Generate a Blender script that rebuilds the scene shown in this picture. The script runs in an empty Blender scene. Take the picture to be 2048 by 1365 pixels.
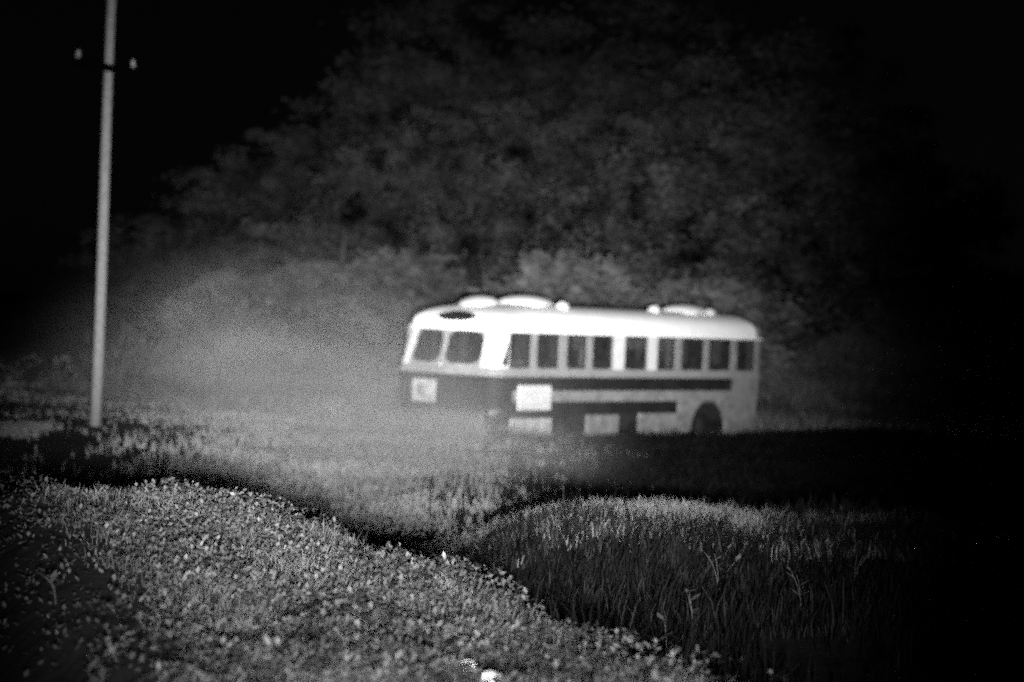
import bpy, math, random
import numpy as np
from mathutils import Matrix, Vector
from math import pi, sin, cos, tan, radians, exp, sqrt

random.seed(7); rng = np.random.default_rng(7)
S = bpy.context.scene
COL = S.collection

# ------------------------------------------------------------------ camera
cam = bpy.data.cameras.new('camera'); camo = bpy.data.objects.new('camera', cam); COL.objects.link(camo)
cam.sensor_width = 36; cam.lens = 82.6; cam.clip_end = 4000; cam.clip_start = .1
p, r = .0132, .043                                   # pitch down, roll
F = Vector((0, cos(p), -sin(p))); R0 = Vector((1, 0, 0)); U0 = R0.cross(F)
Rr = R0*cos(r) + U0*sin(r); Ur = -R0*sin(r) + U0*cos(r)
M = Matrix((Rr, Ur, -F)).transposed().to_4x4(); M.translation = (0, 0, 2.6)
camo.matrix_world = M
cam.dof.use_dof = True; cam.dof.focus_distance = 16; cam.dof.aperture_fstop = 1.5
S.camera = camo
CAMZ = 2.6

# ------------------------------------------------------------------ world: night sky
W = bpy.data.worlds.new('World'); S.world = W; W.use_nodes = True
nt = W.node_tree; nt.nodes.clear()
out = nt.nodes.new('ShaderNodeOutputWorld'); bg = nt.nodes.new('ShaderNodeBackground')
sky = nt.nodes.new('ShaderNodeTexSky'); sky.sky_type = 'NISHITA'; sky.sun_disc = False
sky.sun_elevation = radians(35); sky.sun_rotation = radians(200)
bw = nt.nodes.new('ShaderNodeRGBToBW')
nt.links.new(sky.outputs[0], bw.inputs[0]); nt.links.new(bw.outputs[0], bg.inputs[0])
bg.inputs[1].default_value = .00018
nt.links.new(bg.outputs[0], out.inputs[0])

# faint moon, same direction as the sky's sun
sd = bpy.data.lights.new('moon', 'SUN'); sd.energy = .002; sd.angle = radians(.5)
so = bpy.data.objects.new('moon', sd); COL.objects.link(so)
az = radians(200); el = radians(35)
so.rotation_euler = Vector((sin(az)*cos(el), cos(az)*cos(el), sin(el))).to_track_quat('Z', 'Y').to_euler()

# the headlamp whose beam lights the place, standing just right of the camera
LAMP = Vector((.25, -.6, 2.28))
ld = bpy.data.lights.new('headlamp', 'SPOT'); ld.energy = 330000; ld.shadow_soft_size = .2
ld.spot_size = radians(50); ld.spot_blend = .2
lo = bpy.data.objects.new('headlamp', ld); COL.objects.link(lo); lo.location = LAMP
aim = Vector((-1.9, 50, 2.6)) - LAMP
lo.rotation_euler = aim.to_track_quat('-Z', 'Y').to_euler()
ld.use_nodes = True
ln = ld.node_tree; em = [n for n in ln.nodes if n.type == 'EMISSION'][0]
tc = ln.nodes.new('ShaderNodeTexCoord'); sp = ln.nodes.new('ShaderNodeSeparateXYZ')
ln.links.new(tc.outputs['Normal'], sp.inputs[0])
def mth(op, a, b=None):
    n = ln.nodes.new('ShaderNodeMath'); n.operation = op
    for i, v in enumerate((a, b)):
        if v is None: continue
        if isinstance(v, (int, float)): n.inputs[i].default_value = v
        else: ln.links.new(v, n.inputs[i])
    return n.outputs[0]
az_ = mth('ABSOLUTE', sp.outputs['Z'])
ax = mth('DIVIDE', sp.outputs['X'], az_); ay = mth('DIVIDE', sp.outputs['Y'], az_)
SX, SYU, TH0 = .143, .108, .056
gx = mth('POWER', mth('ABSOLUTE', mth('DIVIDE', ax, SX)), 4.0)
up = mth('MAXIMUM', ay, 0.0)
gy = mth('POWER', mth('DIVIDE', up, SYU), 2.0)
dn = mth('DIVIDE', mth('MAXIMUM', mth('SUBTRACT', 0.0, mth('ADD', ay, 0.0)), 0.0), TH0)
fall = mth('DIVIDE', 1.0, mth('ADD', 1.0, mth('POWER', dn, 3.8)))
g = mth('POWER', 2.71828, mth('MULTIPLY', mth('ADD', gx, gy), -1.0))
ln.links.new(mth('MULTIPLY', g, fall), em.inputs['Strength'])

vs = S.view_settings; vs.view_transform = 'Standard'; vs.look = 'None'; vs.exposure = 0; vs.gamma = 1
vs.use_curve_mapping = False
cy = S.cycles
cy.use_denoising = False; cy.use_adaptive_sampling = True
cy.adaptive_threshold = 1.0; cy.adaptive_min_samples = 1
cy.pixel_filter_type = 'GAUSSIAN'; cy.filter_width = 2.2
cy.max_bounces = 4; cy.sample_clamp_indirect = 1.0; cy.caustics_reflective = False; cy.caustics_refractive = False; cy.transparent_max_bounces = 12

# ------------------------------------------------------------------ materials
def mat(name, v, rough=.85, var=0., scale=3., bump=0., bscale=20., metal=0., spec=.3, lo_=None):
    m = bpy.data.materials.new(name); m.use_nodes = True
    n = m.node_tree; b = n.nodes['Principled BSDF']
    b.inputs['Base Color'].default_value = (v, v, v, 1); b.inputs['Roughness'].default_value = rough
    b.inputs['Metallic'].default_value = metal; b.inputs['Specular IOR Level'].default_value = spec
    t = n.nodes.new('ShaderNodeTexCoord')
    if var:
        x = n.nodes.new('ShaderNodeTexNoise'); x.inputs['Scale'].default_value = scale
        x.inputs['Detail'].default_value = 6; x.inputs['Roughness'].default_value = .65
        n.links.new(t.outputs['Object'], x.inputs['Vector'])
        c = n.nodes.new('ShaderNodeValToRGB'); c.color_ramp.elements[0].position = .32; c.color_ramp.elements[1].position = .68
        a, d = v*(1-var), v*(1+var)
        c.color_ramp.elements[0].color = (a, a, a, 1); c.color_ramp.elements[1].color = (d, d, d, 1)
        n.links.new(x.outputs[0], c.inputs[0]); n.links.new(c.outputs[0], b.inputs['Base Color'])
    if bump:
        x = n.nodes.new('ShaderNodeTexNoise'); x.inputs['Scale'].default_value = bscale; x.inputs['Detail'].default_value = 5
        n.links.new(t.outputs['Object'], x.inputs['Vector'])
        q = n.nodes.new('ShaderNodeBump'); q.inputs['Strength'].default_value = bump; q.inputs['Distance'].default_value = .05
        n.links.new(x.outputs[0], q.inputs['Height']); n.links.new(q.outputs[0], b.inputs['Normal'])
    return m
def leafmat(name, v, var=.45, scale=.6, tr=.35):
    m = bpy.data.materials.new(name); m.use_nodes = True
    n = m.node_tree; n.nodes.clear()
    o = n.nodes.new('ShaderNodeOutputMaterial'); d = n.nodes.new('ShaderNodeBsdfDiffuse'); t = n.nodes.new('ShaderNodeBsdfTranslucent')
    mx = n.nodes.new('ShaderNodeMixShader'); mx.inputs[0].default_value = tr
    x = n.nodes.new('ShaderNodeTexNoise'); x.inputs['Scale'].default_value = scale; x.inputs['Detail'].default_value = 8
    x.inputs['Roughness'].default_value = .7
    tc_ = n.nodes.new('ShaderNodeTexCoord'); n.links.new(tc_.outputs['Object'], x.inputs['Vector'])
    c = n.nodes.new('ShaderNodeValToRGB'); c.color_ramp.elements[0].position = .40; c.color_ramp.elements[1].position = .62
    a, e = v*(1-var), v*(1+var)
    c.color_ramp.elements[0].color = (a, a, a, 1); c.color_ramp.elements[1].color = (e, e, e, 1)
    n.links.new(x.outputs[0], c.inputs[0])
    for s_ in (d, t): n.links.new(c.outputs[0], s_.inputs[0])
    n.links.new(d.outputs[0], mx.inputs[1]); n.links.new(t.outputs[0], mx.inputs[2]); n.links.new(mx.outputs[0], o.inputs[0])
    return m
def glassmat():
    m = bpy.data.materials.new('dirty_glass'); m.use_nodes = True
    n = m.node_tree; n.nodes.clear()
    o = n.nodes.new('ShaderNodeOutputMaterial'); tr = n.nodes.new('ShaderNodeBsdfTransparent'); tr.inputs[0].default_value = (.72, .72, .72, 1)
    d = n.nodes.new('ShaderNodeBsdfDiffuse'); d.inputs[0].default_value = (.07, .07, .07, 1)
    gl = n.nodes.new('ShaderNodeBsdfGlossy'); gl.inputs['Roughness'].default_value = .4; gl.inputs['Color'].default_value = (.5, .5, .5, 1)
    x = n.nodes.new('ShaderNodeTexNoise'); x.inputs['Scale'].default_value = 5; x.inputs['Detail'].default_value = 6
    tc_ = n.nodes.new('ShaderNodeTexCoord'); n.links.new(tc_.outputs['Object'], x.inputs['Vector'])
    mp = n.nodes.new('ShaderNodeMapRange'); mp.inputs['From Min'].default_value = .35; mp.inputs['From Max'].default_value = .7
    mp.inputs['To Min'].default_value = .08; mp.inputs['To Max'].default_value = .4
    n.links.new(x.outputs[0], mp.inputs[0])
    m1 = n.nodes.new('ShaderNodeMixShader'); m2 = n.nodes.new('ShaderNodeMixShader')
    fr0 = n.nodes.new('ShaderNodeLayerWeight'); fr0.inputs[0].default_value = .25
    fr = n.nodes.new('ShaderNodeMath'); fr.operation = 'MULTIPLY_ADD'; fr.inputs[1].default_value = .12; fr.inputs[2].default_value = .01; n.links.new(fr0.outputs['Facing'], fr.inputs[0])
    n.links.new(mp.outputs[0], m1.inputs[0]); n.links.new(tr.outputs[0], m1.inputs[1]); n.links.new(d.outputs[0], m1.inputs[2])
    n.links.new(fr.outputs[0], m2.inputs[0]); n.links.new(m1.outputs[0], m2.inputs[1]); n.links.new(gl.outputs[0], m2.inputs[2])
    n.links.new(m2.outputs[0], o.inputs[0])
    return m
MT = dict(
    white=mat('white_paint', .9, .5, .06, 2.5, .15, 8), panel=mat('pale_panel_paint', .62, .55, .12, 5, .15, 9),
    pale=mat('faded_body_paint', .22, .6, .35, 3.2, .2, 9), chalk=mat('chalky_panel_paint', .42, .7, .3, 5, .2, 9), skirt=mat('chalky_skirt_paint', .22, .7, .45, 4.5, .2, 9), dull=mat('window_post_paint', .25, .6, .2, 4),
    dark=mat('dark_body_paint', .012, .7, .6, 2.2, .1, 9), rubber=mat('tyre_rubber', .006, .9, .2, 9),
    steel=mat('rusty_steel', .02, .8, .5, 8, .3, 30), seat=mat('worn_seat_cloth', .05, .95, .4, 5),
    blind=mat('faded_blind', .4, .9, .3, 12), glass=glassmat(), signglass=mat('dark_sign_glass', .015, .25, .2, 4, spec=.5),
    lens=mat('marker_lens', .6, .3, .1, 8), wood=mat('weathered_pole_wood', .2, .9, .3, 14, .5, 30),
    arm=mat('tarred_crossarm_wood', .002, 1, .3, 14, .4, 30, spec=0), porcelain=mat('grey_porcelain', .22, .5, .1, 8, spec=.5),
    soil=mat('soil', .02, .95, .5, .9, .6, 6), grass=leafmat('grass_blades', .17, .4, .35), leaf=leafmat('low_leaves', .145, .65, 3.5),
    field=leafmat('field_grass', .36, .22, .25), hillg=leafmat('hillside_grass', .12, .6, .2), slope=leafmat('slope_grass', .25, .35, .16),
    bankg=leafmat('bank_grass', .045, .5, 1.2), dim=leafmat('shade_toned_weeds', .014, .5, 1.5),  # darker grass copies: shadow and beam falloff put into the colour
    crown=leafmat('tree_leaves', .072, .95, .5), shrubleaf=leafmat('shrub_leaves', .13, .5, 1.2), bark=mat('bark', .07, .95, .4, 6, .6, 14),
    weed=leafmat('weed_leaves', .15, .4, 3), stone=mat('pale_stone', .8, .8, .25, 14, .5, 25), stoned=mat('grey_stone', .2, .85, .4, 14, .5, 25))

# ------------------------------------------------------------------ helpers
class MB:
    def __init__(s): s.v = []; s.f = []; s.mi = []
    def add(s, vs, fs, mi=0):
        k = len(s.v); s.v += [tuple(q) for q in vs]; s.f += [tuple(i+k for i in f) for f in fs]; s.mi += [mi]*len(fs)
    def box(s, lo, hi, mi=0):
        x0, y0, z0 = lo; x1, y1, z1 = hi
        s.add([(x0,y0,z0),(x1,y0,z0),(x1,y1,z0),(x0,y1,z0),(x0,y0,z1),(x1,y0,z1),(x1,y1,z1),(x0,y1,z1)],
              [(0,3,2,1),(4,5,6,7),(0,1,5,4),(1,2,6,5),(2,3,7,6),(3,0,4,7)], mi)
    def tube(s, pts, rad, n=8, cap=True, mi=0):
        pts = [Vector(q) for q in pts]; rings = []
        for i, q in enumerate(pts):
            t = (pts[min(i+1, len(pts)-1)] - pts[max(i-1, 0)]).normalized()
            a = t.cross(Vector((0,0,1)) if abs(t.z) < .9 else Vector((1,0,0))).normalized(); b = t.cross(a)
            rr = rad[i] if hasattr(rad, '__len__') else rad
            rings += [q + (a*cos(2*pi*j/n) + b*sin(2*pi*j/n))*rr for j in range(n)]
        fs = [(i*n+j, i*n+(j+1) % n, (i+1)*n+(j+1) % n, (i+1)*n+j) for i in range(len(pts)-1) for j in range(n)]
        if cap: fs += [tuple(range(n)), tuple(reversed(range((len(pts)-1)*n, len(pts)*n)))]
        s.add(rings, fs, mi)
    def dome(s, c, rx, ry, rz, n=14, m=5, mi=0, full=False):
        vs = []; k0 = -m if full else 0
        for i in range(k0, m):
            a = i/m*pi/2
            vs += [(c[0]+rx*cos(a)*cos(2*pi*j/n), c[1]+ry*cos(a)*sin(2*pi*j/n), c[2]+rz*sin(a)) for j in range(n)]
        k = m-k0; vs.append((c[0], c[1], c[2]+rz))
        fs = [(i*n+j, i*n+(j+1) % n, (i+1)*n+(j+1) % n, (i+1)*n+j) for i in range(k-1) for j in range(n)]
        fs += [((k-1)*n+j, (k-1)*n+(j+1) % n, k*n) for j in range(n)] + [tuple(reversed(range(n)))]
        s.add(vs, fs, mi)
    def obj(s, name, mats, parent=None, smooth=False):
        me = bpy.data.meshes.new(name); me.from_pydata(s.v, [], s.f)
        for m in (mats if isinstance(mats, list) else [mats]): me.materials.append(m)
        me.polygons.foreach_set('material_index', s.mi)
        if smooth: me.polygons.foreach_set('use_smooth', [True]*len(s.f))
        me.update(); o = bpy.data.objects.new(name, me); COL.objects.link(o)
        if parent: o.parent = parent
        return o
def tag(o, label=None, cat=None, group=None, kind=None):
    for k, v in (('label', label), ('category', cat), ('group', group), ('kind', kind)):
        if v: o[k] = v
    return o
def empty(name, loc, rz=0, **k):
    o = bpy.data.objects.new(name, None); COL.objects.link(o); o.location = loc; o.rotation_euler = (0, 0, rz); o.empty_display_size = .3
    return tag(o, **k)
def bevel(o, w=.012, seg=2):
    b = o.modifiers.new('bevel', 'BEVEL'); b.width = w; b.segments = seg; b.limit_method = 'ANGLE'
    return o
def npmesh(name, V, Fq, m, smooth=False):
    """V (n,3), Fq (m,4|3)"""
    me = bpy.data.meshes.new(name); k = Fq.shape[1]
    me.vertices.add(len(V)); me.vertices.foreach_set('co', V.astype(np.float32).ravel())
    me.loops.add(Fq.size); me.loops.foreach_set('vertex_index', Fq.astype(np.int32).ravel())
    me.polygons.add(len(Fq)); me.polygons.foreach_set('loop_start', np.arange(len(Fq), dtype=np.int32)*k)
    if smooth: me.polygons.foreach_set('use_smooth', np.ones(len(Fq), dtype=bool))
    me.materials.append(m); me.update(calc_edges=True); me.validate()
    return me

# ------------------------------------------------------------------ terrain
def ss(a, b, x):
    t = np.clip((x-a)/(b-a), 0, 1); return t*t*(3-2*t)
_ph = rng.uniform(0, 6.28, (24, 2)); _fr = rng.normal(0, 1, (24, 2))
def vnoise(x, y, s):
    o = 0
    for k in range(12): o = o + np.sin(_fr[k, 0]*x*s + _fr[k, 1]*y*s + _ph[k, 0])
    return o/12**.5
EX = np.array([-9, -6, -3.9, -2.43, -1.09, -.2, .5, 1.2, 2, 3.2, 6, 12]); EY = np.array([18.6, 19, 19, 18.5, 16.4, 13.8, 11.7, 9.6, 7.6, 5.5, 3.5, 2])
def H(x, y):
    x = np.asarray(x, float); y = np.asarray(y, float)
    valley = -.15*(1-ss(-2.6, -.6, x))+.60*ss(-1.0, .9, x)*(1-ss(22, 31, y))
    ye = np.interp(x, EX, EY); far = 1-ss(-.5, 2.6, y-ye)
    left = ss(-.9, .25, x-(1.35-.285*y-.3*ss(8, 12, y)))
    near = 1-ss(-1, 4, -y)*.4
    hump = far*left*near
    z = valley + (.97-valley)*hump
    crest = np.exp(-((y-22-.06*x)/2.7)**2)*ss(-.7, 1.5, x)
    z = z + (.65-valley)*crest*(1-hump)
    mound = np.exp(-((x+8.2)/2.0)**2-((y-41)/3.2)**2)*.35
    z = z + mound*0.1
    z = z - valley*ss(30, 44, y)
    z = z - .34*np.exp(-(((x-2.3)*.62+(y-53)*.785)/6.5)**4-(((x-2.3)*-.785+(y-53)*.62)/2.4)**4)
    hill = .125*np.maximum(np.minimum(y, 97)-60, 0)*ss(-21, -8, x)
    z = z + np.where(y < 130, hill, np.minimum(hill, 14))*ss(58, 66, y)
    z = z + .035*vnoise(x, y, 1.3) + .02*vnoise(y+9, x, 3.1) + .10*vnoise(x, y, .28)*ss(28, 45, y)*(1-np.exp(-(((x-2)**2+(y-52)**2)/60)))
    return z
def grid(xs, ys, name, m, zoff=0):
    X, Y = np.meshgrid(xs, ys); Z = H(X, Y)+zoff
    V = np.stack([X, Y, Z], -1).reshape(-1, 3); nx = len(xs); ny = len(ys)
    i, j = np.meshgrid(np.arange(nx-1), np.arange(ny-1)); a = (j*nx+i).ravel()
    Fq = np.stack([a, a+1, a+nx+1, a+nx], -1)
    return npmesh(name, V, Fq, m, True)
xs = np.concatenate([-np.geomspace(1500, 22, 26), np.linspace(-21, 21, 190), np.geomspace(22, 1500, 26)])
ys = np.concatenate([-np.geomspace(600, 8, 20), np.linspace(-7, 60, 300), np.linspace(61, 130, 60), np.geomspace(134, 2500, 24)])
gme = grid(xs, ys, 'ground', MT['soil']); go = bpy.data.objects.new('ground', gme); COL.objects.link(go)
tag(go, kind='structure')

# bus footprint (local frame of the bus)
BS = Vector((.62, .785)).normalized(); BF = Vector((-BS.y, BS.x)); BC = Vector((-.36, 48.0)); BL, BW = 10.35, 2.76
def in_bus(x, y, m=0.):
    u = (x-BC.x)*BS.x+(y-BC.y)*BS.y; v = (x-BC.x)*BF.x+(y-BC.y)*BF.y
    return (u > -m) & (u < BL+m) & (v > -m) & (v < BW+m)

# ------------------------------------------------------------------ grass / leaves
def blades(px, py, hgt, wid, nb, m, name, spread=.07, lean=.45):
    n = len(px)*nb
    x = np.repeat(px, nb)+rng.normal(0, spread, n); y = np.repeat(py, nb)+rng.normal(0, spread, n)
    h = np.repeat(hgt, nb)*rng.uniform(.5, 1.15, n); a = rng.uniform(0, 6.283, n); l = rng.uniform(.05, lean, n)*h
    z = H(x, y)-.02; b = rng.uniform(0, 6.283, n); w = wid*rng.uniform(.6, 1.3, n)
    dx, dy = np.cos(b)*w/2, np.sin(b)*w/2
    V = np.empty((n, 5, 3))
    V[:, 0] = np.stack([x-dx, y-dy, z], -1); V[:, 1] = np.stack([x+dx, y+dy, z], -1)
    mx, my, mz = x+np.cos(a)*l*.35, y+np.sin(a)*l*.35, z+h*.6
    V[:, 2] = np.stack([mx+dx*.8, my+dy*.8, mz], -1); V[:, 3] = np.stack([mx-dx*.8, my-dy*.8, mz], -1)
    V[:, 4] = np.stack([x+np.cos(a)*l, y+np.sin(a)*l, z+h], -1)
    k = np.arange(n)*5
    T = np.concatenate([np.stack([k, k+1, k+2], -1), np.stack([k, k+2, k+3], -1), np.stack([k+3, k+2, k+4], -1)])
    return npmesh(name, V.reshape(-1, 3), T, m)
def wedge(n, y0, y1, k=.27, off=1.0, pw=1.0):
    y = y0+(y1-y0)*rng.uniform(0, 1, n)**pw; x = rng.uniform(-1, 1, n)*(k*y+off); return x, y
def stuff(me, name, label, cat='grass'):
    o = bpy.data.objects.new(name, me); COL.objects.link(o); return tag(o, label, cat, kind='stuff')

# field grass, thinned to bare soil behind the hump to imitate its shadow
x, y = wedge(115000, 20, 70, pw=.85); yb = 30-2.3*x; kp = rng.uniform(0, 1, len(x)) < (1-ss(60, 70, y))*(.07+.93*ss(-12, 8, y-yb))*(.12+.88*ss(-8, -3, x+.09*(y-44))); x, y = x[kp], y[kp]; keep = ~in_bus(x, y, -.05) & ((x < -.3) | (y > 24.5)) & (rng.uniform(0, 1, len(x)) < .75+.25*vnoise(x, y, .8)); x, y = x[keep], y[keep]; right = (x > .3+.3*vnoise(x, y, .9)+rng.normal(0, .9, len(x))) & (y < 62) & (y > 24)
xd, yd = x[right], y[right]; x, y = x[~right], y[~right]  # right part becomes scrub, coloured dark in place of the crest's shadow
xe = rng.uniform(-10.6, -8.3, 700); ye_ = rng.uniform(39.5, 44, 700); x = np.append(x, xe); y = np.append(y, ye_)
hg = (.15+.05*vnoise(x, y, .6)).clip(.06, .4)
stuff(blades(x, y, hg, .03, 4, MT['field'], 'grass', .12), 'grass', 'smooth field of short pale grass around the bus and pole')
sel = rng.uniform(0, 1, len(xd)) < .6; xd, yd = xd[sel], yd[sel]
stuff(blades(xd, yd, rng.uniform(.08, .28, len(xd)), .03, 5, MT['dim'], 'shade_toned_scrub', .12), 'shade_toned_scrub', 'dark low scrub on the ground beside and right of the bus', 'scrub')
x, y = wedge(30000, 56, 96, .25); kp = (rng.uniform(0, 1, len(x)) < 1-ss(66, 96, y)*.85) & (rng.uniform(0, 1, len(x)) < ss(-.16, -.09, x/y)) & ~in_bus(x, y, .1); x, y = x[kp], y[kp]
stuff(blades(x, y, rng.uniform(.15, .45, len(x)), .055, 4, MT['slope'], 'slope_grass', .2), 'slope_grass', 'pale grass blending from the field up the slope behind the bus')
x, y = wedge(26000, 58, 98, .25); kp = rng.uniform(0, 1, len(x)) < ss(-13, -6, x); x, y = x[kp], y[kp]
stuff(blades(x, y, np.full(len(x), .5)*rng.uniform(.5, 1.2, len(x)), .09, 4, MT['hillg'], 'hillside_grass', .3), 'hillside_grass', 'long grass on the slope rising behind the bus')
# foreground hump: low leafy cover
def leaves(px, py, size, m, name, hmax=.07):
    n = len(px); z = H(px, py)+rng.uniform(.0, hmax, n)*(1+.8*vnoise(px, py, 4)).clip(.1, 2)
    a = rng.uniform(0, 6.283, n); tilt = rng.normal(.35, .45, n); s = size*rng.uniform(.5, 1.5, n)
    ux, uy, uz = np.cos(a)*np.cos(tilt), np.sin(a)*np.cos(tilt), np.sin(tilt)
    vx, vy = -np.sin(a), np.cos(a); c = np.stack([px, py, z], -1); U_ = np.stack([ux, uy, uz], -1)*s[:, None]; V_ = np.stack([vx, vy, rng.normal(0, .3, n)], -1)*s[:, None]*.30
    V = np.stack([c, c+U_*.5+V_, c+U_, c+U_*.5-V_], 1)
    k = np.arange(n)*4
    return npmesh(name, V.reshape(-1, 3), np.stack([k, k+1, k+2, k+3], -1), m)
x, y = wedge(320000, 7.5, 21, .24, .6, .9); c = .6*vnoise(x, y, 3.2)+1.1*vnoise(y, x, 11.); kp = (rng.uniform(-1.3, 1.1, len(x)) < c) & (rng.uniform(0, 1, len(x)) < .12+.88*ss(-.1, 1.3, x-(1.2-.285*y)+.3*vnoise(x, y, 2.2))) & (x > .7-.285*y) & (y < np.interp(x, EX, EY)+.2+rng.exponential(.6, len(x))) & (rng.uniform(0, 1, len(x)) < 1.05-ss(-.1, 1.2, x+.25*vnoise(y, x, 2.))); x, y = x[kp], y[kp]
stuff(leaves(x, y, .033, MT['leaf'], 'ground_cover', .11), 'ground_cover', 'clumpy low leaves covering the near bank in the foreground', 'ground cover')
x, y = wedge(24000, 7.5, 21, .25, .6); kp = (x > 1.5-.285*y+rng.exponential(.4, len(x))) & (y < np.interp(x, EX, EY)+.8); x, y = x[kp], y[kp]
stuff(blades(x, y, np.full(len(x), .09)*rng.uniform(.5, 1.6, len(x)), .008, 4, MT['grass'], 'short_grass', .04, .9), 'short_grass', 'thin short grass between the leaves on the near bank')
# tall weeds on the second bank (right), shade and weak beam put into their colour
def bank(n, ymin, pw, nb, hh, wid, m, name, label, thr):
    x = rng.uniform(-1.6, 7., n); y = 22.2-(22.2-ymin)*rng.uniform(0, 1, n)**pw
    kp = (y > np.interp(x, EX, EY)+.2) & (vnoise(x, y, 2.6)+.5*vnoise(y, x, .9) > thr); x, y = x[kp], y[kp]
    stuff(blades(x, y, rng.uniform(hh*.3, hh, len(x)), wid, nb, MT[m], name, .05, .6), name, label)
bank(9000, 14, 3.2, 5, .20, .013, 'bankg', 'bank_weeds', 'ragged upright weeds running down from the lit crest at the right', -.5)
bank(7000, 9, .9, 4, .32, .012, 'dim', 'shade_toned_weeds', 'dark tangled weeds in the hollow at the lower right, shade put into their colour', -.4)
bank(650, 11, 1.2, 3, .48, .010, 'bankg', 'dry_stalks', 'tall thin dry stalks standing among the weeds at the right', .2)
x = rng.uniform(-1.6, 8, 15000); y = 22.3+.06*x+rng.normal(0, 1.0, 15000)
kp = rng.uniform(0, 1, len(x)) < (1.05-ss(1.5, 6, x)*.85)*(.65+.5*vnoise(y, x, 1.1)); x, y = x[kp], y[kp]
stuff(blades(x, y, rng.uniform(.04, .18, len(x)), .013, 5, MT['slope'], 'crest_grass', .06, .6), 'crest_grass', 'fine grass along the lit crest in front of the bus')
# weeds before the bus nose
t = rng.uniform(0, 1, 1500); w = rng.uniform(-1.2, -.15, 1500); l = rng.uniform(-.1, 2.6, 1500)
bx = BC.x+BS.x*w+BF.x*l; by = BC.y+BS.y*w+BF.y*l
stuff(blades(bx, by, rng.uniform(.3, .72, 1500), .03, 5, MT['slope'], 'nose_weeds', .08, .5), 'nose_weeds', 'tall pale weeds grown up against the front of the bus')
l = rng.uniform(0, 10, 1600); w = rng.uniform(-.7, -.1, 1600)
bx = BC.x+BS.x*l+BF.x*w; by = BC.y+BS.y*l+BF.y*w
stuff(blades(bx, by, rng.uniform(.06, .5, 1600)*rng.uniform(.4, 1, 1600), .03, 5, MT['grass'], 'side_weeds', .08, .5), 'side_weeds', 'dark weeds along the side of the bus at its wheels')

# ------------------------------------------------------------------ the bus
bus = empty('bus', (BC.x, BC.y, 0), math.atan2(BS.y, BS.x),
            label='old white roofed bus standing abandoned in the grass at night', cat='bus')
L_, W_ = BL, BW
WIN = [(.50,1.25),(1.42,2.22),(2.46,3.21),(3.38,4.15),(4.58,5.46),(5.83,6.58),(6.78,7.74),(7.90,8.88),(9.08,9.92)]
Z0, ZD, ZS, ZW0, ZW1, ZTOP = .70, .93, 1.22, 1.39, 2.14, 2.74
sideX = sorted(set([.5, .34] + [q for w in WIN for q in w] + [.68, 1.97, 8.95, L_-.3]))
sideX = [q for q in sideX if q >= .5]
frontY = [.34, .44, 1.36, 1.48, 2.36, 2.42]
def arc(cx, cy, rr, a0, a1, n=6): return [(cx+rr*cos(a0+(a1-a0)*i/n), cy+rr*sin(a0+(a1-a0)*i/n)) for i in range(1, n)]
def bow(Y): return .12-.12*(1-abs(Y-1.38)/1.04)
ring = []; kind = []                         # kind describes the segment that STARTS at this point
for i, X in enumerate(sideX): ring.append((X, 0)); kind.append('near')
ring += arc(L_-.3, .3, .3, -pi/2, 0); kind[-1] = 'rearcorner'; kind += ['rearcorner']*5
rearY = [.3, .5, 1.25, 1.50, 2.25, 2.46]
for Y in rearY: ring.append((L_, Y)); kind.append('rear')
kind[-1] = 'rearcorner'
ring += arc(L_-.3, W_-.3, .3, 0, pi/2); kind += ['rearcorner']*5
for X in reversed(sideX): ring.append((X, W_)); kind.append('far')
kind[-1] = 'fcorner2'
c2 = [(.5+(.12-.5)*0, W_)]
def cornerpts(P0, P1, ctl, n=6):
    P0, P1, ctl = Vector(P0), Vector(P1), Vector(ctl)
    return [tuple(P0*(1-t)**2+ctl*2*t*(1-t)+P1*t*t) for t in [i/n for i in range(1, n)]]
ring += cornerpts((.5, W_), (bow(2.42), 2.42), (.10, W_-.02)); kind += ['fcorner2']*5
for Y in reversed(frontY): ring.append((bow(Y), Y)); kind.append('front')
kind[-1] = 'fcorner'
ring += cornerpts((bow(.34), .34), (.5, 0), (.10, .02)); kind += ['fcorner']*5
N = len(ring)
def inset(e, q): return (L_/2+(q[0]-L_/2)*(L_/2-e*1.05)/(L_/2), W_/2+(q[1]-W_/2)*(W_/2-e)/(W_/2))
Zs = [Z0, ZD, ZS, ZW0, ZW1]
mb = MB(); lv = [[(q[0], q[1], z) for q in ring] for z in Zs]
vs_ = [v for l in lv for v in l]
def is_hole(i):
    a, b = ring[i], ring[(i+1) % N]
    k = kind[i]
    if k in ('near', 'far'):
        m_ = (a[0]+b[0])/2; return any(w[0] < m_ < w[1] for w in WIN)
    if k == 'front': m_ = (a[1]+b[1])/2; return .44 < m_ < 1.36 or 1.48 < m_ < 2.36
    if k == 'rear': m_ = (a[1]+b[1])/2; return .5 < m_ < 1.25 or 1.50 < m_ < 2.25
    return False
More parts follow.
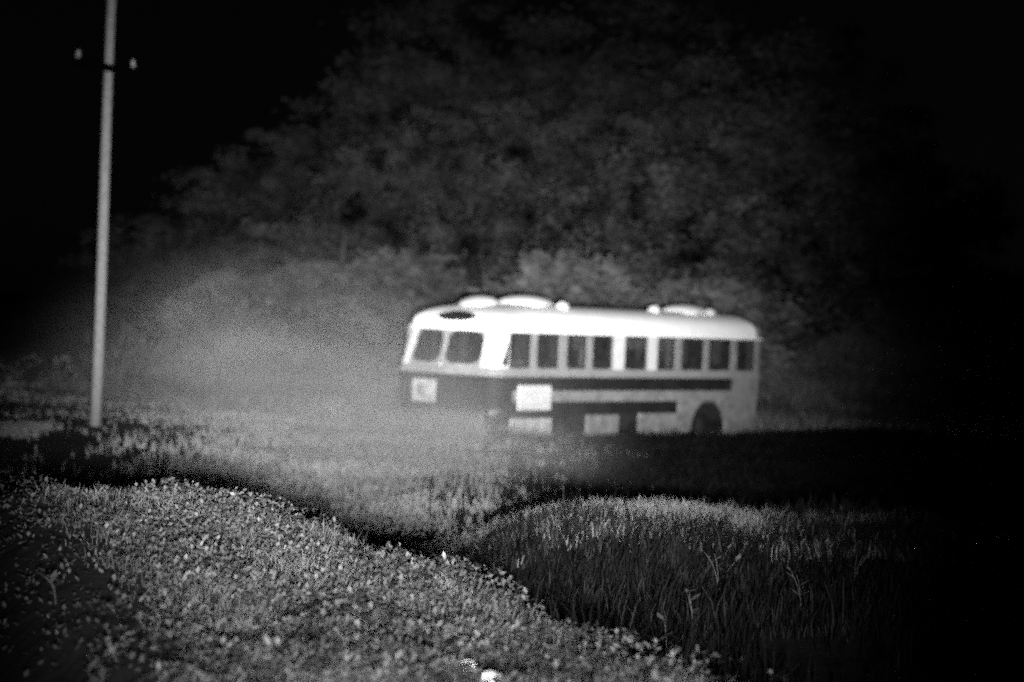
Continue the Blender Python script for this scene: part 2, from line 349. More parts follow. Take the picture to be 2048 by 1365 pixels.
for li in range(4):
    for i in range(N):
        if li == 3 and is_hole(i): continue
        k = kind[i]; a, b = ring[i], ring[(i+1) % N]; m_ = (a[0]+b[0])/2
        mi = 0
        if li == 0: mi = 1 if (k in ('front', 'fcorner', 'fcorner2') or (k in ('near', 'far') and m_ < .9)) else 0
        if li == 1: mi = 1 if (k in ('front', 'fcorner', 'fcorner2') or (k in ('near', 'far') and m_ < 8.95)) else 0
        if li == 2: mi = 2
        if li == 3: mi = 3 if (k in ('fcorner',) or 4.15 < m_ < 4.58 or 5.46 < m_ < 5.83 or m_ < .6) and k != 'far' else 2
        if li == 3 and m_ > 6.4 and k in ('near', 'rearcorner', 'rear'): mi = 4
        mb.add([vs_[li*N+i], vs_[li*N+(i+1) % N], vs_[(li+1)*N+(i+1) % N], vs_[(li+1)*N+i]], [(0, 1, 2, 3)], mi)
body = mb.obj('body', [MT['pale'], MT['dark'], MT['dull'], MT['panel'], MT['pale']], bus)
wd = body.modifiers.new('weld', 'WELD'); wd.merge_threshold = .0005
sm = body.modifiers.new('solid', 'SOLIDIFY'); sm.thickness = .045; sm.offset = -1
# roof
mb = MB(); prof = [(0, ZW1), (.0, ZW1+.07)]
for k in range(1, 11):
    a = k/10*pi/2*.985; prof.append(((W_/2-.03)*(1-cos(a)**(2/2.8)), ZW1+.07+(ZTOP-ZW1-.07)*sin(a)**(2/2.8)))
rv = []
for e, z in prof: rv += [(*inset(e, q), z) for q in ring]
n_ = len(prof)
mb.add(rv, [(l*N+i, l*N+(i+1) % N, (l+1)*N+(i+1) % N, (l+1)*N+i) for l in range(n_-1) for i in range(N)] + [tuple((n_-1)*N+i for i in range(N))])
roof = mb.obj('roof', MT['white'], bus, True)
def roof_z(Y):
    e = min(Y, W_-Y); c = 1-e/(W_/2-.03); c = max(-1, min(1, c)); return ZW1+.07+(ZTOP-ZW1-.07)*max(0, 1-abs(c)**2.8)**(1/2.8)
# drip rail
mb = MB(); e_ = -.025
for zz0, zz1 in ((ZW1+.0, ZW1+.035),):
    o_ = [inset(-.03, q) for q in ring]; i_ = [inset(.01, q) for q in ring]
    V = [(*q, zz0) for q in o_]+[(*q, zz1) for q in o_]+[(*q, zz1) for q in i_]+[(*q, zz0) for q in i_]
    mb.add(V, [((a*N+i), (a*N+(i+1) % N), (((a+1) % 4)*N+(i+1) % N), (((a+1) % 4)*N+i)) for a in range(4) for i in range(N)])
mb.obj('drip_rail', MT['white'], bus)
# belt moulding
mb = MB(); o_ = [inset(-.03, q) for q in ring]; i_ = [inset(.01, q) for q in ring]
V = [(*q, 1.225) for q in o_]+[(*q, 1.30) for q in o_]+[(*q, 1.30) for q in i_]+[(*q, 1.225) for q in i_]
mb.add(V, [((a*N+i), (a*N+(i+1) % N), (((a+1) % 4)*N+(i+1) % N), (((a+1) % 4)*N+i)) for a in range(4) for i in range(N)])
mb.obj('belt_moulding', MT['dull'], bus)

# window = frame with rounded opening (part) > pane (sub-part) (> blind is a part of the bus)
def rrect(w, h, r_, k=4):
    pts = []
    for cx, cy, a0 in ((w-r_, r_, -pi/2), (w-r_, h-r_, 0), (r_, h-r_, pi/2), (r_, r_, pi)):
        pts += [(cx+r_*cos(a0+pi/2*i/k), cy+r_*sin(a0+pi/2*i/k)) for i in range(k+1)]
    return pts
def window(P, Q, z0, z1, rad=.07, marg=.01, fm='dull', name='window', inward=.02):
    """P,Q plan points (outline order: P left of Q seen from outside)"""
    P, Q = Vector(P), Vector(Q); u = (Q-P); w = u.length; u.normalize(); nrm = Vector((u.y, -u.x)); h = z1-z0
    inner = [(marg+a, marg+b) for a, b in rrect(w-2*marg, h-2*marg, rad)]
    outer = []
    for k, (cx, cy) in enumerate(((w, 0), (w, h), (0, h), (0, 0))): outer += [(cx, cy)]*5
    def P3(a, b, d): q = P+u*a+nrm*d; return (q.x, q.y, z0+b)
    n = 20; d0, d1 = .012, -.03
    V = [P3(a, b, d0) for a, b in outer]+[P3(a, b, d0) for a, b in inner]+[P3(a, b, d1) for a, b in inner]+[P3(a, b, d1) for a, b in outer]
    fs = []
    for a in range(3):
        for i in range(n):
            j = (i+1) % n
            fs.append((a*n+i, a*n+j, (a+1)*n+j, (a+1)*n+i))
    m_ = MB(); m_.add(V, fs); fo = m_.obj(name, MT[fm], bus)
    m_ = MB(); V = [P3(a, b, -inward) for a, b in inner]+[P3(a, b, -inward-.006) for a, b in inner]
    m_.add(V, [tuple(range(n)), tuple(reversed(range(n, 2*n)))]+[(i, i+n, (i+1) % n+n, (i+1) % n) for i in range(n)])
    m_.obj('pane', MT['glass'], fo)
    return fo
for k, (a, b) in enumerate(WIN):
    window((a, 0), (b, 0), ZW0, ZW1, fm='dull' if k < 6 else 'pale')
    window((b, W_), (a, W_), ZW0, ZW1)
window((bow(1.36), 1.36), (bow(.44), .44), 1.45, 2.13, .22, .002, 'dull', 'windshield')
window((bow(2.36), 2.36), (bow(1.48), 1.48), 1.45, 2.13, .22, .002, 'dull', 'windshield')
for y0, y1 in ((.44, 1.36), (1.48, 2.36)):       # fillers below/above the windshield
    for nm_, z0, z1 in (('windshield_sill', ZW0, 1.45), ('windshield_header', 2.13, ZW1)):
        m_ = MB(); m_.add([(bow(y0), y0, z0), (bow(y1), y1, z0), (bow(y1), y1, z1), (bow(y0), y0, z1)], [(0, 3, 2, 1)])
        m_.obj(nm_, MT['dull'], bus)
window((L_, .5), (L_, 1.25), ZW0, ZW1, name='window'); window((L_, 1.50), (L_, 2.25), ZW0, ZW1, name='window')
# small dark quarter light at the front corner
m_ = MB(); m_.add([(.30, .008, 1.45), (.46, -.012, 1.45), (.46, -.012, 1.93), (.30, .03, 1.45), (.46, .012, 1.45), (.46, .012, 1.93)], [(0, 1, 2), (3, 5, 4), (0, 3, 4, 1), (1, 4, 5, 2), (2, 5, 3, 0)])
m_.obj('quarter_light', MT['signglass'], bus)
# blinds behind panes
for (a, b, z0, z1, lab) in ((2.75, 3.17, 1.82, 2.1, 'pale blind half drawn'), (4.68, 5.38, 1.84, 2.1, 'pale blind half drawn'), (5.9, 6.3, 1.8, 2.1, 'pale blind half drawn'), (6.28, 6.47, 1.45, 2.1, 'blind hanging at one side'), (.55, 1.15, 1.46, 1.58, 'pale cloth along the window foot'), (3.0, 3.16, 1.46, 1.84, 'blind hanging at one side')):
    m_ = MB(); V = []; n = 8
    for i in range(n+1):
        xx = a+(b-a)*i/n; V += [(xx, .055+.012*(i % 2), z0+.02*sin(i*2.1)), (xx, .055+.012*(i % 2), z1)]
    m_.add(V, [(2*i, 2*i+2, 2*i+3, 2*i+1) for i in range(n)])
    o = m_.obj('blind', MT['blind'], bus); s_ = o.modifiers.new('s', 'SOLIDIFY'); s_.thickness = .006
# floor, seats, chassis
m_ = MB(); m_.box((.35, .08, .62), (L_-.3, W_-.08, .70)); m_.obj('floor', MT['seat'], bus)
m_ = MB(); m_.box((.5, .35, .22), (L_-.4, W_-.35, .60)); m_.box((.3, .2, .40), (L_-.3, .3, .60)); m_.obj('chassis', MT['steel'], bus)
first = None
for X in (1.9, 2.9, 3.9, 4.9, 5.9, 6.9, 7.9, 8.8):
    for Y in (.15, 1.6):
        if first is None:
            m_ = MB(); m_.box((0, 0, .70), (.42, .82, 1.10)); m_.box((.40, .01, 1.0), (.50, .81, 1.52)); first = bevel(m_.obj('seat', MT['seat'], bus), .05); c = first
        else: c = first.copy(); COL.objects.link(c)
        c.location = (X, Y, 0)
# lower side: sill, panels, skirts
def plate(name, x0, x1, z0, z1, m, d=.03, y=-.0, parent=bus, rad=.03):
    m_ = MB(); m_.box((x0, y-d, z0), (x1, y+.02, z1)); return bevel(m_.obj(name, MT[m], parent), rad, 3)
plate('sill', .35, 7.05, .43, .695, 'dark', .005, .02)
plate('side_panel', .84, 1.95, .52, 1.05, 'panel', .05)
plate('side_panel', .62, 2.02, -.16, .36, 'chalk', .045, .0, rad=.08)
plate('skirt', 3.25, 4.45, -.04, .41, 'skirt', .03, rad=.06)
plate('skirt', 5.2, 6.75, -.10, .43, 'skirt', .03, rad=.06)
for X in (2.62, 7.98):
    m_ = MB(); m_.box((X-.9, .62, -.25), (X+1.95, .66, .61)); m_.box((X-.78, .03, .61), (X+.78, .66, .63)); m_.obj('wheel_housing', MT['rubber'], bus)
# rear quarter with wheel arch
def archpanel(x0, x1, z0, z1, cx, cz, rr, m, name='rear_quarter', yf=-.03, yb=.02):
    a0 = math.acos(max(-1, min(1, (z0-cz)/rr))); n = 16
    top = [(x0, z1)]; arcp = [(cx-rr*cos(pi*i/n), cz+rr*sin(pi*i/n)) for i in range(n+1)]
    V = []; prof_ = [(x0, z0), (cx-rr, z0)]+arcp+[(cx+rr, z0), (x1, z0)]
    for (a, b) in prof_: V += [(a, yf, b), (a, yf, z1), (a, yb, b), (a, yb, z1)]
    fs = []
    for i in range(len(prof_)-1):
        k = 4*i; fs += [(k, k+4, k+5, k+1), (k+2, k+3, k+7, k+6), (k, k+2, k+6, k+4), (k+1, k+5, k+7, k+3)]
    k = 4*(len(prof_)-1); fs += [(0, 1, 3, 2), (k, k+2, k+3, k+1)]
    m_ = MB(); m_.add(V, fs); return m_.obj(name, MT[m], bus)
archpanel(6.75, L_-.35, -.08, .705, 7.98, .0, .72, 'skirt')
# far-side and end skirts
m_ = MB(); m_.box((.6, W_-.02, .0), (L_-.5, W_+.01, .70)); m_.obj('far_skirt', MT['dark'], bus)
m_ = MB(); m_.box((L_-.06, .3, .05), (L_-.02, W_-.4, .70)); m_.obj('tail_panel', MT['pale'], bus)
m_ = MB()
fr_ = [q for q, k in zip(ring, kind) if k in ('front', 'fcorner', 'fcorner2')]
V = [(*inset(.03, q), .22) for q in fr_]+[(*inset(.0, q), .70) for q in fr_]; nf = len(fr_)
m_.add(V, [(i, i+1, nf+i+1, nf+i) for i in range(nf-1)]); ap = m_.obj('front_apron', MT['dark'], bus)
s_ = ap.modifiers.new('s', 'SOLIDIFY'); s_.thickness = .03
# bumper (bent, pale end)
m_ = MB(); pts = [(bow(y_)-.10, y_, .42) for y_ in (2.4, 2.1, 1.4, .6, .3)]+[(.22, .02, .44), (.40, -.06, .44)]
m_.tube(pts, .06, 8); m_.obj('bumper', MT['steel'], bus, True)
plate('bumper_end', -.0, .34, .40, .54, 'dull', .05, .06)
# headlamp panel on the nose: square pale plate with lamp bezel
m_ = MB(); ya, yb_ = 1.50, 2.22
V = []
for d in (-.05, .0):
    V += [(bow(ya)+d, ya, .60), (bow(yb_)+d, yb_, .60), (bow(yb_)+d, yb_, 1.09), (bow(ya)+d, ya, 1.09)]
m_.add(V, [(0, 3, 2, 1), (4, 5, 6, 7), (0, 1, 5, 4), (1, 2, 6, 5), (2, 3, 7, 6), (3, 0, 4, 7)])
hp = bevel(m_.obj('nose_panel', MT['chalk'], bus), .05, 3)
def lampcap(Y, z, rad, m, nm):
    m_ = MB(); n = 18; xx = bow(Y)-.05
    V = [(xx+.03, Y+rad*cos(2*pi*i/n), z+rad*sin(2*pi*i/n)) for i in range(n)]+[(xx-.045, Y+rad*cos(2*pi*i/n), z+rad*sin(2*pi*i/n)) for i in range(n)]+[(xx-.06, Y+rad*.6*cos(2*pi*i/n), z+rad*.6*sin(2*pi*i/n)) for i in range(n)]
    m_.add(V, [(a*n+i, a*n+(i+1) % n, (a+1)*n+(i+1) % n, (a+1)*n+i) for a in range(2) for i in range(n)]+[tuple(range(2*n, 3*n))])
    return m_.obj(nm, MT[m], bus, True)
lampcap(1.86, .85, .13, 'dull', 'headlight'); lampcap(.62, .85, .12, 'dark', 'headlight')
# divider post between the windshields (bright) and wipers
m_ = MB(); m_.box((bow(1.42)-.03, 1.38, 1.44), (bow(1.42)+.03, 1.46, 2.16)); bevel(m_.obj('centre_post', MT['dull'], bus), .01)
for Y in (.8, 1.8):
    m_ = MB(); m_.tube([(bow(Y)-.03, Y, 1.44), (bow(Y-.22)-.035, Y-.22, 1.75)], .008, 5); m_.obj('wiper', MT['steel'], bus)
# dark route-sign glass sunk in the front dome
def dome_pt(Y, z, out_=.015):
    s__ = (z-ZW1-.07)/(ZTOP-ZW1-.07); e = (W_/2-.03)*(1-max(0, 1-s__**2.8)**(1/2.8))
    b = bow(Y)
    Xp = L_/2+(b-L_/2)*(L_/2-e*1.05)/(L_/2)
    Yp = W_/2+(Y-W_/2)*(W_/2-e)/(W_/2)
    return (Xp-out_*1.4, Yp, z+out_)
m_ = MB(); V = []; ny_, nz_ = 12, 5
for i in range(ny_+1):
    Y = .72+1.15*i/ny_; t_ = abs(i/ny_-.5)*2; cut = .10*t_**3
    for j in range(nz_+1): V.append(dome_pt(Y, 2.38+cut+(.24-2*cut)*j/nz_))
m_.add(V, [(i*(nz_+1)+j, i*(nz_+1)+j+1, (i+1)*(nz_+1)+j+1, (i+1)*(nz_+1)+j) for i in range(ny_) for j in range(nz_)])
sg = m_.obj('route_sign', MT['signglass'], bus, True); s_ = sg.modifiers.new('s', 'SOLIDIFY'); s_.thickness = .03
# roof ventilators and marker lamps
def vent(X, Y, rx, ry, rz, nm='roof_vent', z=None, m='panel'):
    m_ = MB(); zz = (roof_z(Y) if z is None else z)-.03
    m_.tube([(X, Y, zz-.04), (X, Y, zz+.05)], min(rx, ry)*.8, 14)
    m_.dome((X, Y, zz+.03), rx, ry, rz, 18, 6); return m_.obj(nm, MT[m], bus, True)
vent(1.15, 1.45, .50, .44, .20); vent(2.25, 1.0, .72, .55, .20)
vent(2.9, .5, .16, .16, .15, 'roof_cap'); vent(6.5, .6, .17, .15, .15, 'roof_cap')
vent(8.05, .8, .8, .4, .18); vent(8.75, .6, .2, .16, .14, 'roof_cap')
for Y in (.5, 2.1):
    q = dome_pt(Y, 2.40, .0); m_ = MB(); m_.dome((q[0], q[1], q[2]), .07, .05, .06, 10, 4, full=True); m_.obj('marker_lamp', MT['lens'], bus, True)
# wheels
def wheel(X, Y, side):
    w0 = MB(); n = 28; zc = .10; prf = [(.24, -.10), (.42, -.12), (.46, -.08), (.46, .08), (.42, .12), (.24, .10)]
    def rot(prf_, mb_):
        V = [(X+a*cos(2*pi*i/n), Y+b, zc+a*sin(2*pi*i/n)) for a, b in prf_ for i in range(n)]; k = len(prf_)
        mb_.add(V, [(a*n+i, a*n+(i+1) % n, ((a+1) % k)*n+(i+1) % n, ((a+1) % k)*n+i) for a in range(k) for i in range(n)])
    rot(prf, w0); wo = w0.obj('wheel', MT['rubber'], bus, True)
    w1 = MB(); rot([(.05, -.05*side), (.20, -.03*side), (.245, -.11*side), (.245, .1*side), (.05, .05*side)], w1); w1.obj('rim', MT['steel'], wo, True)
    w2 = MB(); w2.dome((0, 0, 0), .07, .07, .1, 12, 4); w2.v = [(X+a, Y-side*c_, zc+b) for a, b, c_ in w2.v]; w2.obj('hub', MT['steel'], wo, True)
for X in (2.62, 7.95): wheel(X, .36, 1); wheel(X, W_-.36, -1)

# the nose leans back and draws in towards the roof, as on the coach
done = set()
for o in [c for c in bus.children_recursive if c.type == 'MESH']:
    if o.data.name in done or o.name.startswith('seat'): continue
    done.add(o.data.name)
    for v in o.data.vertices:
        if v.co.z > 2.21: v.co.z -= (v.co.z-2.21)*.28*max(0, 1-v.co.x/1.7)
        k = max(0, min(.75, v.co.z-1.43)); w_ = max(0, min(1, (.5-v.co.x)/.3)) if v.co.z < ZW1+.08 else max(0, min(1, 1-v.co.x/1.5))
        v.co.x += k*.22*w_; v.co.y -= k*.22*w_*max(0, v.co.y/W_-.35)/.65
# rear dome of the roof in duller paint
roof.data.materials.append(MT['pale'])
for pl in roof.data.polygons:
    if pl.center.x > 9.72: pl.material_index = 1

# ------------------------------------------------------------------ utility pole
PX, PY = -7.74, 44.0; pz = float(H(PX, PY))
pole = empty('utility_pole', (PX, PY, 0), label='tall bare wooden utility pole standing left of the bus', cat='utility pole')
m_ = MB(); hs = np.linspace(0, 1, 30); m_.tube([(.012*sin(7*t), .01*cos(5*t), pz-.5+(10.6)*t) for t in hs], [.108-.034*t for t in hs], 16); m_.obj('post', MT['wood'], pole, True)
ad = Vector((.49, .87, 0)).normalized(); AZ = 6.78
m_ = MB(); s2 = Vector((ad.y, -ad.x, 0)); ctr = Vector((0, 0, AZ))+s2*.13
V = []
for a in (-1.15, .62):
    for b, c_ in ((-.05, -.065), (.05, -.065), (.05, .065), (-.05, .065)): V.append(ctr+ad*a+s2*b+Vector((0, 0, c_)))
m_.add(V, [(0, 1, 2, 3), (7, 6, 5, 4), (0, 4, 5, 1), (1, 5, 6, 2), (2, 6, 7, 3), (3, 7, 4, 0)]); bevel(m_.obj('crossarm', MT['arm'], pole), .01)
for a in (-1.06, .53):
    q = ctr+ad*a+Vector((0, 0, .065)); m_ = MB()
    m_.tube([q, q+Vector((0, 0, .08))], .012, 6)
    m_.tube([q+Vector((0, 0, k)) for k in (.03, .04, .07, .08, .11, .125, .155, .17)], [.03, .055, .055, .035, .045, .045, .03, .012], 12)
    m_.obj('insulator', MT['porcelain'], pole, True)
# ------------------------------------------------------------------ trees
def tree_proto(seed, h, rad, nleaf, leafm):
    rg = np.random.default_rng(seed); m_ = MB()
    lean = rg.normal(0, .25, 2)
    pts = [(lean[0]*t*t, lean[1]*t*t, h*.8*t-.3*(t == 0)) for t in np.linspace(0, 1, 7)]
    r0 = .035*h*.5+.05; m_.tube(pts, [r0*(1-.85*t) for t in np.linspace(0, 1, 7)], 8)
    cl = []
    for k in range(16):
        t = rg.uniform(.25, .9); b = Vector((lean[0]*t*t, lean[1]*t*t, h*.8*t)); a = rg.uniform(0, 6.28); ln_ = rad*rg.uniform(.5, 1)*(1.1-.5*t)
        e = b+Vector((cos(a)*ln_, sin(a)*ln_, ln_*rg.uniform(.2, .9))); mid = (b+e)/2+Vector((0, 0, .1*ln_))
        m_.tube([b, mid, e], [r0*.4*(1-t*.6), r0*.25*(1-t*.6), .015], 5); cl.append(e); cl.append(mid)
    for k in range(34):
        t = rg.uniform(.12, 1.); a = rg.uniform(0, 6.28); rr = rad*sqrt(rg.uniform(0, 1))*sqrt(max(.05, 1-((t-.5)/.55)**2))
        cl.append(Vector((cos(a)*rr, sin(a)*rr, h*t)))
    C_ = np.array([list(c) for c in cl]); w = rg.uniform(.3, 1, len(C_)); w /= w.sum()
    idx = rg.choice(len(C_), nleaf, p=w); cr = rg.uniform(.2, .5, len(C_))*rad*.36
    P = C_[idx]+rg.normal(0, 1, (nleaf, 3))*cr[idx][:, None]*np.array([1, 1, .65])
    P[:, 2] = np.maximum(P[:, 2], .15)
    nrm = rg.normal(0, 1, (nleaf, 3)); nrm /= np.linalg.norm(nrm, axis=1)[:, None]
    t1 = np.cross(nrm, [.3, .2, 1]); t1 /= np.linalg.norm(t1, axis=1)[:, None]; t2 = np.cross(nrm, t1)
    s = rg.uniform(.05, .13, nleaf)[:, None]*(.7+rad*.16)
    V = np.stack([P-t1*s, P+t2*s*.55, P+t1*s, P-t2*s*.55], 1).reshape(-1, 3); k = np.arange(nleaf)*4
    return m_, npmesh('crown', V, np.stack([k, k+1, k+2, k+3], -1), MT[leafm])
PR = []
for sd_, h, rad, nl, th in ((1, 6, 2.4, 8000, 'crown'), (2, 7.5, 2.3, 9000, 'crown'), (3, 9.5, 3.0, 12000, 'crown'), (4, 3.6, 2.1, 5500, 'crown'), (5, 5, 2.2, 7000, 'crown'), (6, 1.9, 1.2, 4200, 'shrubleaf')):
    PR.append((h,)+tree_proto(sd_, h, rad, nl, th))
TM = [None]*len(PR)
def plant(pi_, x, y, hh, rz, name, label, cat, group, wx=1.0):
    h, tb, cm = PR[pi_]; z = float(H(x, y)); s = hh/h
    root = empty(name, (x, y, z-.05), rz, label=label, cat=cat, group=group); root.scale = (s*wx, s*wx, s)
    if TM[pi_] is None:
        o = tb.obj('trunk', MT['bark'], root, True); TM[pi_] = o.data
    else:
        o = bpy.data.objects.new('trunk', TM[pi_]); COL.objects.link(o); o.parent = root
    c = bpy.data.objects.new('crown', cm); COL.objects.link(c); c.parent = root
def ux(u, v, y): return (u-1024+.043*(v-682))/4700*y
TR = [ # proto, u, y, top v, width, label
 (4, 330, 112, 500, 1.3, 'small dim tree at the left end of the wooded slope'),
 (4, 470, 112, 380, 1.3, 'low spreading tree second from the left end of the slope'),
 (0, 600, 112, 330, 1.2, 'rounded tree between the low spreading one and the bus front'),
 (0, 740, 90, 262, 1.1, 'broad tree on the slope left above the bus front'),
 (1, 870, 92, 205, 1.1, 'taller tree on the slope above the bus windshield'),
 (1, 1010, 88, 185, 1.0, 'tall loose tree above the second roof vent of the bus'),
 (0, 1180, 92, 200, 1.0, 'tree standing right of the dark gap in the wood'),
 (1, 1290, 84, 215, 1.0, 'dense tree above the middle side windows of the bus'),
 (2, 1400, 88, 95, 1.0, 'high tree behind the rear half of the bus'),
 (2, 1530, 84, 62, .95, 'very tall tree above the tail of the bus'),
 (2, 1660, 80, 45, 1.0, 'tallest tree at the upper right with a bright tip'),
 (1, 1770, 82, 190, 1.1, 'dim tree right of the tallest one'),
 (0, 1900, 84, 330, 1.3, 'darkest tree at the right edge of the wood'),
 (4, 1420, 72, 330, 1.0, 'bushy tree close behind the rear of the bus'),
 (3, 1560, 70, 470, 1.1, 'low bushy tree just right behind the bus tail'),
 (3, 940, 78, 440, 1.1, 'low tree on the open slope above the first roof vent'),
 (3, 520, 84, 440, 1.3, 'low bush on the slope between the left end trees'), (3, 690, 86, 385, 1.3, 'low bush under the tree left of the dark gap above the bus front'),
 (4, 960, 82, 300, 1.0, 'bushy tree just left of the dark gap in the wood'), (4, 1225, 76, 330, 1.0, 'bushy tree just right of the dark gap in the wood'),
 (4, 1330, 74, 270, 1.0, 'round bushy tree above the fifth and sixth side windows'), (3, 1300, 70, 430, 1.2, 'low bush close behind the bus above its sixth side window'),
 (0, 1470, 78, 240, 1.1, 'leafy tree filling the wood above the bus tail'), (4, 1650, 74, 380, 1.1, 'bushy tree right of the bus under the tallest tree'),
 (0, 1590, 78, 190, 1.1, 'leafy tree in front of the tallest one'), (3, 1490, 67, 520, 1.1, 'low bush directly over the tail end of the roof'),
 (0, 1090, 94, 170, 1.0, 'tree at the back of the dark gap in the wood'), (4, 830, 88, 320, .9, 'bushy tree above the bus windshield'),
  (2, 820, 116, -10, 1.2, 'high dim tree far back above the bus windshield'),
 (2, 950, 120, -40, 1.2, 'high dim tree far back above the first roof vent'), (2, 1090, 116, 20, 1.2, 'high dim tree far back above the dark gap'),
 (2, 1230, 120, -30, 1.2, 'high dim tree far back above the middle side windows'), (2, 1370, 112, -20, 1.1, 'high dim tree far back left of the tallest one'),
 (1, 560, 124, 250, 1.4, 'broad dim tree far back near the left end of the wood'), (1, 430, 126, 330, 1.5, 'dim tree far back at the left end of the wood'),
 (2, 690, 126, 160, 1.3, 'high dim tree far back left of the bus front'), (0, 290, 126, 430, 1.6, 'faintest tree far back nearest to the pole'),
]
for k, (pi_, u, y, vt, wx, lab) in enumerate(TR):
    x = ux(u, vt, y); hz = 620+.043*(u-1024); top = 2.6+(hz-vt)/4700*y; hh = max(1.5, (top-float(H(x, y)))/1.05)
    plant(pi_, x, y, hh, k*1.7, 'tree', lab, 'tree', 'trees on the slope behind the bus', wx)
SH = [(1120, 66, 505, 1.0, 'pale shrub rising behind the bus roof between its second vent and the dark gap'),
      (1180, 67, 520, .9, 'pale shrub right beside the one behind the bus roof'),
      (1370, 68, 560, 1.2, 'low shrub behind the rear roof vent'), (1460, 66, 560, 1.1, 'low shrub behind the tail end of the roof'),
      (1260, 70, 565, 1.2, 'low shrub behind the middle of the roof'), (800, 74, 500, 1.4, 'wide shrub on the slope left of the first roof vent'),
      (640, 78, 520, 1.5, 'wide dim shrub alone on the open slope')]
for k, (u, y, vt, wx, lab) in enumerate(SH):
    x = ux(u, vt, y); hz = 620+.043*(u-1024); top = 2.6+(hz-vt)/4700*y; hh = max(.8, (top-float(H(x, y)))/1.05)
    plant(5, x, y, hh, k*2.3, 'shrub', lab, 'shrub', 'shrubs behind the bus', wx)

# ------------------------------------------------------------------ foreground: stones and single weeds
def stone(x, y, s, m, lab, seed, grp=None):
    rg = random.Random(seed); m_ = MB(); m_.dome((0, 0, 0), s, s*.8, s*.75, 10, 4, full=True)
    ph = [rg.uniform(0, 6) for _ in range(6)]
    nv = []
    for a, b, c_ in m_.v:
        f = 1+.18*sin(a/s*2.1+ph[0])+.16*sin(b/s*2.7+ph[1])+.14*sin(c_/s*3.1+ph[2]); nv.append((a*f, b*f, c_*f))
    m_.v = nv; o = m_.obj('stone', MT[m]); o.location = (x, y, float(H(x, y))+s*.45+.045); o.rotation_euler = (0, rg.uniform(-.4, .4), rg.uniform(0, 6)); tag(o, lab, 'stone', grp)
stone(-.14, 10.45, .048, 'stone', 'bright white stone standing up at the bottom edge of the picture', 1)
stone(-.22, 10.6, .03, 'stone', 'small pale stone just left of the bright white stone', 2)
stone(-.02, 10.0, .05, 'stone', 'flat pale stone cut by the bottom edge below the bright white stone', 3)
stone(-.36, 10.3, .028, 'stoned', 'grey pebble farther left of the bright white stone', 4)
def weed(x, y, h, nst, lab, seed, droop=.3):
    rg = random.Random(seed); root = empty('weed', (x, y, float(H(x, y))-.02), label=lab, cat='weed', group='single weeds on the near banks')
    for k in range(nst):
        a = rg.uniform(0, 6.28); dr = droop*rg.uniform(.4, 1.3)*h; hh = h*rg.uniform(.7, 1.1)
        pts = [Vector((cos(a)*dr*t*t, sin(a)*dr*t*t, hh*(t-.25*droop*t**3*1.4))) for t in np.linspace(0, 1, 7)]
        m_ = MB(); m_.tube(pts, [.006*(1-.7*i/6) for i in range(7)], 5); st = m_.obj('stalk', MT['weed'], root, True)
        for j in range(2, 7):
            q = pts[j]; b = rg.uniform(0, 6.28); ll = rg.uniform(.05, .11); d = Vector((cos(b), sin(b), rg.uniform(.0, .7)))*ll; s_ = Vector((-sin(b), cos(b), 0))*ll*.2
            m_ = MB(); m_.add([q, q+d*.5+s_, q+d, q+d*.5-s_], [(0, 1, 2, 3)]); m_.obj('leaf', MT['weed'], st)
WD = [(.95, 13.2, .30, 3, .25, 'upright leafy weed right of the bright foreground leaves'), (1.25, 15.2, .38, 3, .2, 'tall weed in the dark hollow below the crest'),
      (1.55, 12.6, .28, 1, 1.2, 'single drooping stalk arching over the dark ground'), (1.62, 17.5, .40, 3, .3, 'pale stalks rising to the crest left of its dimmer part'),
      (2.05, 16.0, .34, 3, .3, 'weed halfway down the right bank'), (1.42, 11.2, .20, 2, .6, 'small bright sprig low at the right foreground'),
      (2.7, 18.0, .36, 3, .3, 'thin weed under the middle of the crest'), (-2.35, 12.4, .18, 2, .5, 'small weed at the dark left edge of the near bank'),
      (-1.75, 10.2, .16, 2, .5, 'low weed at the lower left edge of the near bank')]
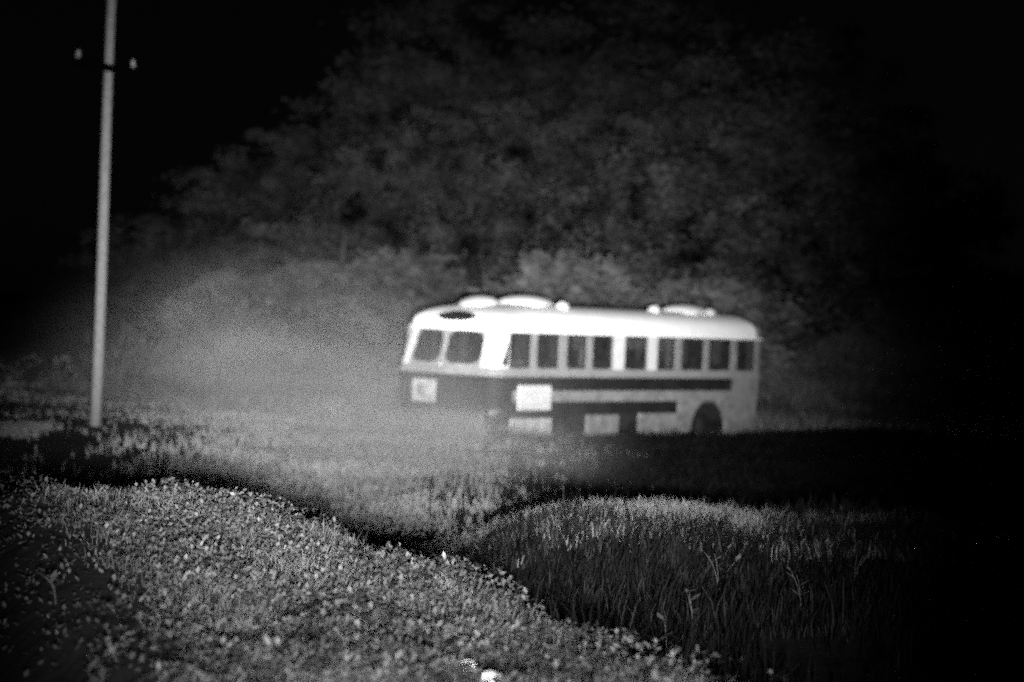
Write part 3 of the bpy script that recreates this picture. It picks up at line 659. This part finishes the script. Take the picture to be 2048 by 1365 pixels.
for k, (x, y, h, n, d, lab) in enumerate(WD): weed(x, y, h, n, lab, 40+k, d)

# ------------------------------------------------------------------ mist bank drifting over the field left of the bus
def mist(c, rad, dens, label):
    m_ = MB(); m_.dome((0, 0, 0), 1, 1, 1, 32, 10, full=True)
    m = bpy.data.materials.new('mist'); m.use_nodes = True; n = m.node_tree; n.nodes.clear()
    o_ = n.nodes.new('ShaderNodeOutputMaterial'); v = n.nodes.new('ShaderNodeVolumePrincipled')
    v.inputs['Color'].default_value = (.95, .95, .95, 1); n.links.new(v.outputs[0], o_.inputs['Volume'])
    tc_ = n.nodes.new('ShaderNodeTexCoord'); ln_ = n.nodes.new('ShaderNodeVectorMath'); ln_.operation = 'LENGTH'
    n.links.new(tc_.outputs['Object'], ln_.inputs[0])
    mr = n.nodes.new('ShaderNodeMapRange'); mr.interpolation_type = 'SMOOTHERSTEP'
    mr.inputs['From Min'].default_value = 1.0; mr.inputs['From Max'].default_value = .0; mr.inputs['To Max'].default_value = dens
    n.links.new(ln_.outputs['Value'], mr.inputs[0])
    no = n.nodes.new('ShaderNodeTexNoise'); no.inputs['Scale'].default_value = 2.6; no.inputs['Detail'].default_value = 5
    n.links.new(tc_.outputs['Object'], no.inputs['Vector'])
    m2 = n.nodes.new('ShaderNodeMapRange'); m2.inputs['From Min'].default_value = .35; m2.inputs['From Max'].default_value = .65
    m2.inputs['To Min'].default_value = .05; m2.inputs['To Max'].default_value = 1.8; n.links.new(no.outputs[0], m2.inputs[0])
    mu = n.nodes.new('ShaderNodeMath'); mu.operation = 'MULTIPLY'; n.links.new(mr.outputs[0], mu.inputs[0]); n.links.new(m2.outputs[0], mu.inputs[1])
    n.links.new(mu.outputs[0], v.inputs['Density'])
    o = m_.obj('mist', m); o.location = c; o.scale = rad; o.rotation_euler = (0, 0, .25); tag(o, label, 'mist', kind='stuff'); return o
mist((-5.0, 51, .1), (7.4, 18, 4.5), .036, 'tall pale mist drifting over the field left of the bus')
mist((-1.5, 37, .1), (4.2, 6.5, 1.9), .07, 'low mist lying on the field before the nose of the bus')
